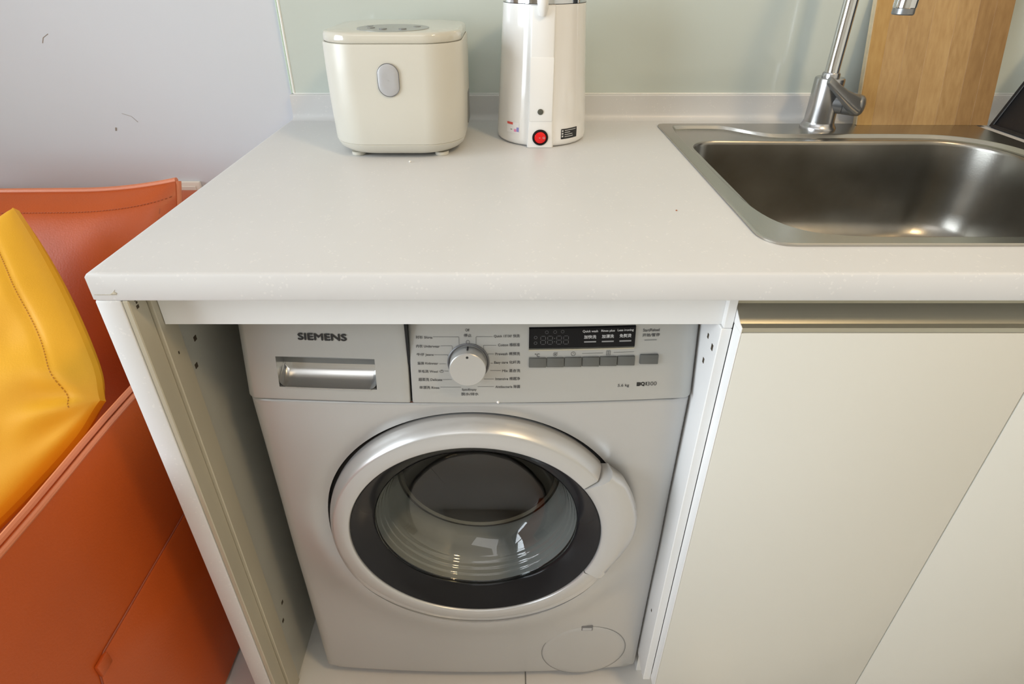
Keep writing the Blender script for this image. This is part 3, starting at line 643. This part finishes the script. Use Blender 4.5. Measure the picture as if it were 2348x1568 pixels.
# handle: barrel pointing right and forward, lever reaching up and back to the left
ax = Vector((0.80, -0.58, -0.02)).normalized()
c_ = Vector((FX, FY, zr + 0.051))
hb = c_ + ax * .014
obj('handle_barrel', G().tube([c_ + ax * .010, c_ + ax * .030, c_ + ax * .0335], [.0195, .0195, .0190], 32).tube([c_ + ax * .0342, c_ + ax * .056, c_ + ax * .062, c_ + ax * .066, c_ + ax * .068], [.0195, .0195, .018, .0135, .006], 32), 'grey_lever', tp, 60)
lv0 = c_ + ax * .052 + Vector((.0, -.004, -.004)); lv1 = c_ + ax * .036 + Vector((-.034, -.034, .040))
lv0 = c_ + ax * .050 + Vector((0, -.009, 0)); lv1 = Vector((.5685, .5100, 1.0470))
dirv = (lv1 - lv0); side = dirv.cross(ax).normalized(); nrm = dirv.cross(side).normalized()
loops = []
for u, wd, th in ((0.0, .0175, .011), (.25, .0150, .0095), (.5, .0108, .0070), (.8, .0085, .0052), (.96, .0078, .0045), (1.0, .0066, .0032)):
    p = lv0 + dirv * u + Vector((0, -.004, -.003)) * math.sin(PI * u)
    loops.append([p + side * wd * math.copysign(abs(math.cos(q)) ** .6, math.cos(q)) + nrm * th * math.copysign(abs(math.sin(q)) ** .6, math.sin(q)) for q in [2 * PI * k / 20 for k in range(20)]])
obj('lever', G().loft(loops, True, True), 'grey_lever', tp, 60)

# ================================================================== bamboo board
cb = thing('cutting_board', 'thick bamboo cutting board leaning upright against the splashback behind the sink', 'cutting board', (0.815, 0.58, zr))
lean = math.radians(12.6); mB = Matrix.Translation((0, 0.5810, zr)) @ Matrix.Rotation(-lean, 4, 'X')
xs = [0.6860, 0.7150, 0.7520, 0.7940, 0.8380, 0.8770, 0.9080, 0.9420]
mats = ['bam_d', 'bam_a', 'bam_b', 'bam_a', 'bam_b', 'bam_c', 'bam_c']
TH = .0130; HB = 0.245
for k, (a, b) in enumerate(zip(xs, xs[1:])):
    obj('strip', G().box(a, b, 0, TH, 0.0, HB, .0003, 1, mB), mats[k], cb)
obj('side_edge', G().box(xs[0] - .0012, xs[0] + .0002, .0008, TH - .0008, .001, HB - .001, .0003, 1, mB), 'bam_edge', cb)

# black tray leaning to the right wall
bt = thing('black_tray', 'black flat tray standing right of the cutting board, leaning away to the right', 'tray', (0.96, 0.50, ZT))
mT = Matrix.Translation((0.9460, 0.0, ZT + .0005)) @ Matrix.Rotation(math.radians(20), 4, 'Y')
obj('panel', G().box(0, .012, 0.30, 0.580, 0.0, 0.42, .003, 2, mT), 'black_matte', bt)
obj('raised_edge', G().box(-.003, 0.0, 0.572, 0.580, 0.004, 0.416, .0012, 1, mT).box(-.003, 0.0, 0.305, 0.580, 0.001, 0.007, .0012, 1, mT), 'black_matte', bt)

# ================================================================== rice cooker
KX, KY = -0.1795, 0.4860
rc = thing('rice_cooker', 'cream square rice cooker with a grey oval button on the left of the worktop', 'rice cooker', (KX, KY, ZT))
def kl(hw, hd, r, z, n=10): return [(KX + x, KY + y, z) for x, y in rrect(-hw, hw, -hd, hd, r, n)]
def bow(loop, amt):          # slightly bowed sides
    out = []
    for x, y, z in loop:
        dx, dy = x - KX, y - KY
        out.append((x + math.copysign(amt * max(0, 1 - (dy / .1) ** 2), dx) * (abs(dx) / .11) ** 3, y + math.copysign(amt * max(0, 1 - (dx / .1) ** 2), dy) * (abs(dy) / .11) ** 3, z))
    return out
obj('base', G().loft([bow(kl(*q), .003) for q in ((.074, .074, .045, ZT + .0045), (.087, .087, .052, ZT + .0052), (.0960, .0960, .056, ZT + .0085), (.1030, .1030, .058, ZT + .0150), (.1065, .1065, .058, ZT + .0240), (.1060, .1060, .058, ZT + .0246))], True, True), 'cooker', rc, 60)
obj('body', G().loft([bow(kl(*q), .003) for q in ((.1050, .1050, .057, ZT + .0244), (.1064, .1064, .058, ZT + .0250), (.1070, .1070, .058, ZT + .0265), (.1085, .1085, .057, ZT + .0900), (.1086, .1086, .056, ZT + .1350), (.1082, .1082, .056, ZT + .1760), (.1078, .1078, .056, ZT + .1780), (.1060, .1060, .055, ZT + .1785), (.1055, .1055, .055, ZT + .176))], True, True), 'cooker', rc, 60)
def dome(loop, a=.006): return [(x, y, z + a * (1 - ((x - KX) / .112) ** 2) * (1 - ((y - KY) / .112) ** 2)) for x, y, z in loop]
zl = ZT + .1800
lid_loops = [bow(kl(*q), .003) for q in ((.1050, .1050, .055, zl - .002), (.1062, .1062, .055, zl), (.1068, .1068, .055, zl + .002), (.1062, .1062, .055, zl + .0100), (.1045, .1045, .054, zl + .0128), (.1010, .1010, .052, zl + .0140))]
for s_ in (.8, .55, .3, .1): lid_loops.append([(KX + (x - KX) * s_, KY + (y - KY) * s_, zl + .0140 + .0022 * (1 - s_ * s_)) for x, y, z in lid_loops[5]])
obj('lid', G().loft(lid_loops, True, True), 'cooker_lid', rc, 60)
def zlid(x, y):
    s_ = min(1, max(abs(x - KX), abs(y - KY)) / .104); return zl + .0140 + .0022 * (1 - s_ * s_)
ox, oy = -0.1775, 0.4330
g = G(); g.loft([[(ox + .0560 * q * math.cos(2 * PI * k / 48), oy + .0450 * q * math.sin(2 * PI * k / 48), zlid(ox + .0560 * q * math.cos(2 * PI * k / 48), oy + .0420 * q * math.sin(2 * PI * k / 48)) + .0006 - (.003 if q > 1 else 0)) for k in range(48)] for q in (1.02, 1.0, .6, .01)])
pn = obj('touch_panel', g, 'lid_panel', rc, label='grey oval touch panel on the lid')
for bx_, by_ in ((-.040, .016), (-.033, -.006), (-.012, -.020), (.018, -.020), (.036, .010)):
    obj('touch_key', G().revz([(.0060, zl + .0145), (.0058, zl + .0168), (.0, zl + .0170)], ox + bx_, oy + by_, 16), 'grey_mid', pn)
yfc = KY - .1125
def stad(w_, h_, cx, cz, n=14): return [(cx + w_ * math.cos(a), cz + (h_ - w_) * (1 if math.sin(a) >= 0 else -1) + w_ * math.sin(a)) for a in [2 * PI * k / (2 * n) + 1e-4 for k in range(2 * n)]]
def cook_y(z): q = (z - ZT - .09) / .045; return KY - .1118 - .0003
lo = []
for s_, dy in ((1.04, .004), (1.0, -.0008), (.94, -.0014), (.5, -.0014), (.02, -.0014)):
    lo.append([(-.1808 + (x + .1808) * s_, cook_y(1.0722 + (z - 1.0722) * s_) + dy, 1.0722 + (z - 1.0722) * s_) for x, z in stad(.0158, .0238, -.1808, 1.0722)])
obj('release_button', G().loft(lo), 'grey_btn', rc, label='grey oval lid release button')
obj('button_rim', G().tube([(x, cook_y(z) - .0004, z) for x, z in stad(.0163, .0244, -.1808, 1.0722)] + [(stad(.0163, .0244, -.1808, 1.0722)[0][0], cook_y(stad(.0163, .0244, -.1808, 1.0722)[0][1]) - .0004, stad(.0163, .0244, -.1808, 1.0722)[0][1])], .0006, 6), 'grey_dark', rc)
for sx in (-1, 1):
    for sy in (-1, 1):
        obj('foot', G().revz([(.0105, ZT), (.0115, ZT + .001), (.0115, ZT + .006)], KX + sx * .0700, KY + sy * .076, 20, True, True), 'cooker', rc)
obj('cord_socket', G().box(KX + .1080, KX + .1112, KY + .010, KY + .048, ZT + .030, ZT + .085, .002, 2), 'grey_mid', rc)

# ================================================================== kettle
EX, EY = 0.0637, 0.5270
kt = thing('electric_kettle', 'white electric kettle with a red rocker switch between cooker and sink', 'kettle', (EX, EY, ZT))
def kr(z): t = (z - ZT) / .23; return .0818 - .0122 * t
kp = [(.0, ZT + .001), (.073, ZT + .001), (.0785, ZT + .002), (.0810, ZT + .006), (kr(ZT + .012), ZT + .012)] + [(kr(ZT + .012 + .2150 * k / 8), ZT + .012 + .2150 * k / 8) for k in range(1, 9)]
obj('body', G().revz(kp, EX, EY, 96), 'kettle', kt, 60)
zk = ZT + .227
obj('steel_rim', G().revz([(kr(zk) - .001, zk), (kr(zk) + .0006, zk + .001), (kr(zk) + .0004, zk + .009), (kr(zk) - .003, zk + .010)], EX, EY, 96), 'chrome', kt)
obj('lid', G().revz([(.066, zk + .006), (.0655, zk + .012), (.060, zk + .018), (.035, zk + .024), (.014, zk + .026), (.013, zk + .036), (.010, zk + .040), (.0, zk + .041)], EX, EY, 64), 'kettle', kt, 50)
# spine strip facing the room
SX = 0.0578
loops = []
for z, hw, pr_ in ((ZT + .0006, .0225, .0015), (ZT + .004, .0230, .0022), (ZT + .040, .0215, .0030), (ZT + .044, .0213, .0032), (ZT + .060, .0210, .0040), (ZT + .120, .0205, .0060), (ZT + .190, .0200, .0085), (ZT + .226, .0198, .0090)):
    yfr = EY - kr(z) - pr_
    loops.append([(SX - hw, EY - kr(z) + .012, z), (SX - hw, yfr + .0035, z), (SX - hw * .96, yfr + .0012, z), (SX - hw * .86, yfr, z), (SX + hw * .86, yfr, z), (SX + hw * .96, yfr + .0012, z), (SX + hw, yfr + .0035, z), (SX + hw, EY - kr(z) + .012, z)])
sp = obj('spine', G().loft(loops, True, True), 'kettle_strip', kt, 50)
def spy(z):
    t = (z - ZT); pr_ = .0022 + .006 * t / .19; return EY - kr(z) - pr_
obj('spine_panel', G().box(SX - .0195, SX + .0195, spy(ZT + .10) - .0010, spy(ZT + .10) + .004, ZT + .046, ZT + .150, .0014, 2, Matrix.Translation((0, spy(ZT + .1), ZT + .1)) @ Matrix.Rotation(-math.atan(.0105 / .23 * .5), 4, 'X') @ Matrix.Translation((0, -spy(ZT + .1), -ZT - .1))), 'kettle_strip', kt)
hp = [(SX - .0015, spy(ZT + .205) - .001, ZT + .206), (SX - .0015, spy(ZT + .205) - .008, ZT + .222), (SX - .0015, spy(ZT + .205) - .036, ZT + .236), (SX - .0015, spy(ZT + .205) - .044, ZT + .262), (SX - .0015, spy(ZT + .205) - .030, ZT + .285), (SX - .0015, EY - .055, ZT + .288), (SX - .0015, EY - .030, ZT + .262)]
hp = [(SX - .0015, spy(ZT + .212) - .0005, ZT + .213), (SX - .0015, spy(ZT + .212) - .0035, ZT + .222), (SX - .0015, spy(ZT + .212) - .004, ZT + .245), (SX - .0015, spy(ZT + .212) + .004, ZT + .270), (SX - .0015, EY - .052, ZT + .288), (SX - .0015, EY - .020, ZT + .292), (SX - .0015, EY, ZT + .270)]
obj('handle', G().tube(hp, [.0065, .0085, .0095, .010, .010, .009, .008], 16), 'kettle', kt, 70)
sz = ZT + .0185; sy_ = EY - kr(sz) - .0028
obj('switch_bezel', G().revy([(.0138, .003), (.0138, -.0010), (.0130, -.0022), (.0110, -.0024), (.0103, -.0012), (.0103, .002)], .0578, sz, 40).__class__() if False else G().add([(x, y + sy_, z) for x, y, z in G().revy([(.0138, .003), (.0138, -.0010), (.0130, -.0022), (.0110, -.0024), (.0103, -.0012), (.0103, .002)], .0578, sz, 40).v], G().revy([(.0138, .003)] * 6, 0, 0, 40).f), 'black_gloss', kt, 50)
h = G().revy([(.0102, .002), (.0102, -.0012), (.0094, -.0020), (.0, -.0022)], .0578, sz, 40)
rs = obj('rocker_switch', G().add([(x, y + sy_, z) for x, y, z in h.v], h.f), 'red', kt, 50, label='red rocker switch')
sfl = lambda x, z: sy_ - .0022
g = G(); strip(g, [(.0555, sz), (.0578, sz)], .0007, sfl); obj('switch_mark', g, 'ink_light', rs)
g = G(); strip(g, ringpts(.0640, sz, .0016, 12), .0006, sfl); obj('switch_mark', g, 'ink_light', rs)
h = G().revy([(.0052, .003), (.0048, -.0010), (.0030, -.0016), (.0, -.0014)], .0570, ZT + .0625, 24)
obj('screw', G().add([(x, y + spy(ZT + .0625) - .0014, z) for x, y, z in h.v], h.f), mat('screw_metal', (.10, .10, .08), .5, metal=.3, var=.05), kt)
def kwrap(x, z): return EY - math.sqrt(max(0, kr(z) ** 2 - (x - EX) ** 2))
def patch(g, x0, x1, z0, z1, lift, n=8, tilt=0.0):
    g.loft([[(x0 + (x1 - x0) * k / n, kwrap(x0 + (x1 - x0) * k / n, z) - lift, z + tilt * k / n) for k in range(n + 1)] for z in (z0, z1)], closed=False); return g
lb = obj('warning_label', patch(G(), .0945, .1236, .9580, .9755, .0006), 'black_matte', kt, label='small black warning label with white print')
g = G()
for q, (a, b) in enumerate(((.1010, .1215), (.1010, .1110), (.1010, .1155), (.1010, .1165))): patch(g, a, b, .9722 - q * .0036, .9733 - q * .0036, .0010, 6)
for q in range(3): patch(g, .0958, .0986, .9707 - q * .0046, .9736 - q * .0046, .0010, 2)
obj('label_print', g, 'ink_light', lb)
st = obj('rating_sticker', patch(G(), .0005, .0215, .9660, .9845, .0005), 'paper', kt, label='small white sticker printed red and blue')
obj('sticker_print', patch(G(), .0010, .0105, .9800, .9840, .0009, 4), 'red_ink', st)
obj('sticker_print', patch(G(), .0125, .0165, .9685, .9730, .0009, 3), 'pink_ink', st)
obj('sticker_print', patch(G(), .0170, .0208, .9690, .9765, .0009, 3), 'blue_ink', st)
obj('sticker_print', patch(G(), .0065, .0095, .9712, .9722, .0009, 2), 'ink_grey', st)

# crumbs
g = G().revz([(.0, ZT), (.0016, ZT + .0003), (.0021, ZT + .0014), (.0013, ZT + .0026), (.0, ZT + .0028)], -.1572, .3658, 9)
tag(obj('crumb', g, 'bread'), 'tiny white crumb on the worktop in front of the rice cooker', 'crumb')
g = G().revz([(.0, ZT), (.0012, ZT + .0002), (.0011, ZT + .0009), (.0, ZT + .0011)], .2225, .1678, 8)
tag(obj('crumb', g, 'brown'), 'tiny brown crumb on the worktop left of the sink', 'crumb')

# ================================================================== sofa
sf = thing('sofa', 'orange leather sofa beside the white waterfall end', 'sofa', (-1.25, 0.18, 0))
def soft(name, x0, x1, y0, y1, z0, z1, bev, m='leather', p=sf, bulge=None, mtx=None):
    bm = bmesh.new(); bmesh.ops.create_cube(bm, size=1)
    for v in bm.verts: v.co = ((x0 + x1) / 2 + v.co.x * (x1 - x0), (y0 + y1) / 2 + v.co.y * (y1 - y0), (z0 + z1) / 2 + v.co.z * (z1 - z0))
    bmesh.ops.bevel(bm, geom=bm.edges[:], offset=bev, segments=4, profile=.5, affect='EDGES')
    if mtx: bm.transform(mtx)
    g = G().add([v.co.copy() for v in bm.verts], [[v.index for v in f.verts] for f in (bm.verts.index_update() or bm.faces)]); bm.free()
    return obj(name, g, m, p, 40)
SXO = -0.5455
soft('arm_panel', SXO - .014, SXO, -0.30, 0.60, 0.012, 0.672, .005)
soft('arm_core', -0.635, SXO - .0142, -0.295, 0.60, 0.02, 0.600, .025)
for dx_, dz_, r_ in ((-.0105, .0035, .0048), (-.0015, -.0005, .0038)):
    obj('piping', G().tube([(SXO + dx_, -.295 + .895 * k / 20, .672 + dz_ + .0015 * math.sin(k)) for k in range(21)], r_, 8), 'leather_edge', sf)
flp = [(-.130, .014), (-.1185, .374), (-.1125, .4045), (-.0960, .4125), (.595, .4125), (.595, .014)]
obj('side_flap', G().loft([[(SXO - .001, y, z) for y, z in flp], [(SXO + .0030, y, z) for y, z in flp], [(SXO + .0045, y * .995 + .002, z - .0022) for y, z in flp]], True, True), 'leather', sf, 30)
obj('flap_seam', G().tube([(SXO + .0012, y, z + .0012) for y, z in flp[:5]], .0016, 6), 'leather_dark', sf)
obj('flap_tab', G().box(SXO, SXO + .0065, -.1165, -.0960, .3900, .4135, .002, 2), 'leather', sf)
soft('seat_base', -2.05, -0.646, -0.30, 0.50, 0.06, 0.235, .02)
soft('seat_cushion', -2.05, -0.648, -0.33, 0.42, 0.236, 0.370, .04)
soft('back_frame', -2.05, -0.5940, 0.534, 0.652, 0.06, 0.797, .035)
for px_ in (-2.0, -0.70):
    for py_ in (-.25, .55): obj('foot', G().revz([(.02, 0), (.025, .062)], px_, py_, 16, True, True), 'grey_dark', sf)
# left part of the sofa stays inside the room
bcs = thing('back_cushion', 'orange leather back cushion with a stitched top edge against the grey wall', 'cushion', (-1.0, 0.45, 0.43))
nu, nv = 44, 30
def cush(u, v, s):        # u 0..1 left->right, v 0..1 bottom->top, s thickness side
    x = -1.30 + (1.30 - 0.622) * u
    e = (max(0, 1 - abs(2 * u - 1) ** 6)) ** .5 * (max(0, 1 - abs(2 * v - 1) ** 4)) ** .5
    top = .842 + .006 * u + .019 * max(0, (u - .72) / .28) ** 2
    z = .374 + (top - .374) * v
    yc = .330 + .160 * v ** 1.1
    x += -.020 * (1 - e) * 0
    return (x - .028 * (1 - v) * max(0, u - .5) * 2, yc + s * (.006 + .078 * e), z)
g = G()
for s in (-1, 1): g.loft([[cush(i / nu, j / nv, s * (1 if s < 0 else .45)) for i in range(nu + 1)] for j in range(nv + 1)], closed=False)
edge = [(i / nu, 1) for i in range(nu + 1)] + [(1, 1 - j / nv) for j in range(1, nv + 1)] + [(1 - i / nu, 0) for i in range(1, nu + 1)] + [(0, j / nv) for j in range(1, nv + 1)]
g.loft([[cush(u, v, -1) for u, v in edge], [cush(u, v, .45) for u, v in edge]], closed=False)
obj('cushion_body', g, 'leather', bcs, 70)
top = [cush(i / nu, 1, 0) for i in range(nu + 1)]
rgt = [cush(1, 1 - j / nv, 0) for j in range(nv + 1)]
obj('piping', G().tube([(x, y - .001, z + .002) for x, y, z in top], .0055, 8).tube([(x + .002, y, z) for x, y, z in rgt], .0055, 8), 'leather_edge', bcs)
g = G()
for k in range(2, 120):
    u = k / 120; p = Vector(cush(u, .958, -1)); q = Vector(cush(u + .0048, .958, -1)); g.tube([p + Vector((0, -.0006, 0)), q + Vector((0, -.0006, 0))], .0008, 4)
for k in range(1, 30):
    v = k / 32; p = Vector(cush(.975, .96 - v * .9, -1)); q = Vector(cush(.975, .96 - v * .9 - .016, -1)); g.tube([p + Vector((0, -.0006, 0)), q + Vector((0, -.0006, 0))], .0008, 4)
o = obj('stitching', g, 'thread', bcs); o['kind'] = 'stuff'

# yellow pillow
pl = thing('throw_pillow', 'yellow cotton throw pillow lying across the orange sofa arm', 'pillow', (-0.85, 0.12, 0.43))
PA, PB = Vector((-0.826, 0.36, 0.865)), Vector((-0.580, 0.110, 0.667))
PCd = Vector((-0.125, -0.100, -0.100)).normalized() * 0.42
nP = (PA - PB).cross(PCd).normalized()
if nP.z < 0: nP = -nP
def pil(u, v, s):           # u: 0 at edge A-B .. 1 away, v: 0 at B .. 1 at A
    a, b = 2 * u - 1, 2 * v - 1
    ea = max(0, 1 - a ** 2); eb = max(0, 1 - b ** 2)
    uu = u + .006 * (-a) * eb * abs(a) ; vv = v + .012 * (-b) * ea * abs(b)
    uu -= .030 * eb * (1 - u) ** 2; vv -= .060 * ea * (1 - v) ** 2
    kb = math.exp(-((u * u + v * v) / .008)); uu += .016 * kb; vv += .022 * kb
    p = PB + (PA - PB) * vv + PCd * uu
    hgt = .062 * (ea ** .45) * (eb ** .45)
    # gathered creases fanning out from the corner on the arm
    r = math.hypot(u, v) + 1e-4; th = math.atan2(v, u)
    cr = .0120 * math.sin(th * 10 + 1.2 + 4 * r) * math.exp(-((r - .17) / .11) ** 2)
    cr += .0085 * math.sin(th * 5 + 9 * r + .5) * math.exp(-((r - .40) / .2) ** 2)
    cr += .0030 * math.sin(u * 23 + v * 9 + 2 * math.sin(v * 11)) * ea * eb
    hem = -.0035 * math.exp(-((u - .085) / .012) ** 2) * eb
    e = min(1, 6 * min(u, v, 1 - u, 1 - v))
    return p + nP * (s * (.006 + hgt) + (cr * e if s > 0 else 0) + (hem if s > 0 else 0))
nn = 72
tt = [0.5 - 0.5 * math.cos(PI * k / nn) * (1 if True else 0) for k in range(nn + 1)]
tt = [.5 * t_ + .5 * k / nn for k, t_ in enumerate(tt)]
g = G()
for s in (1, -1): g.loft([[pil(u, v, s) for u in tt] for v in tt], closed=False)
edge = [(u, 0) for u in tt] + [(1, v) for v in tt[1:]] + [(u, 1) for u in tt[::-1][1:]] + [(0, v) for v in tt[::-1][1:]]
g.loft([[pil(u, v, 1) for u, v in edge], [pil(u, v, -1) for u, v in edge]], closed=False)
obj('pillow_body', g, 'yellow', pl, 80)
g = G()
for k in range(70):
    v = .06 + .88 * k / 70
    p, q = pil(.085, v, 1) + nP * .0004, pil(.085, v + .0078, 1) + nP * .0004; g.tube([p, q], .0008, 4)
o = obj('stitching', g, 'yellow_thread', pl); o['kind'] = 'stuff'
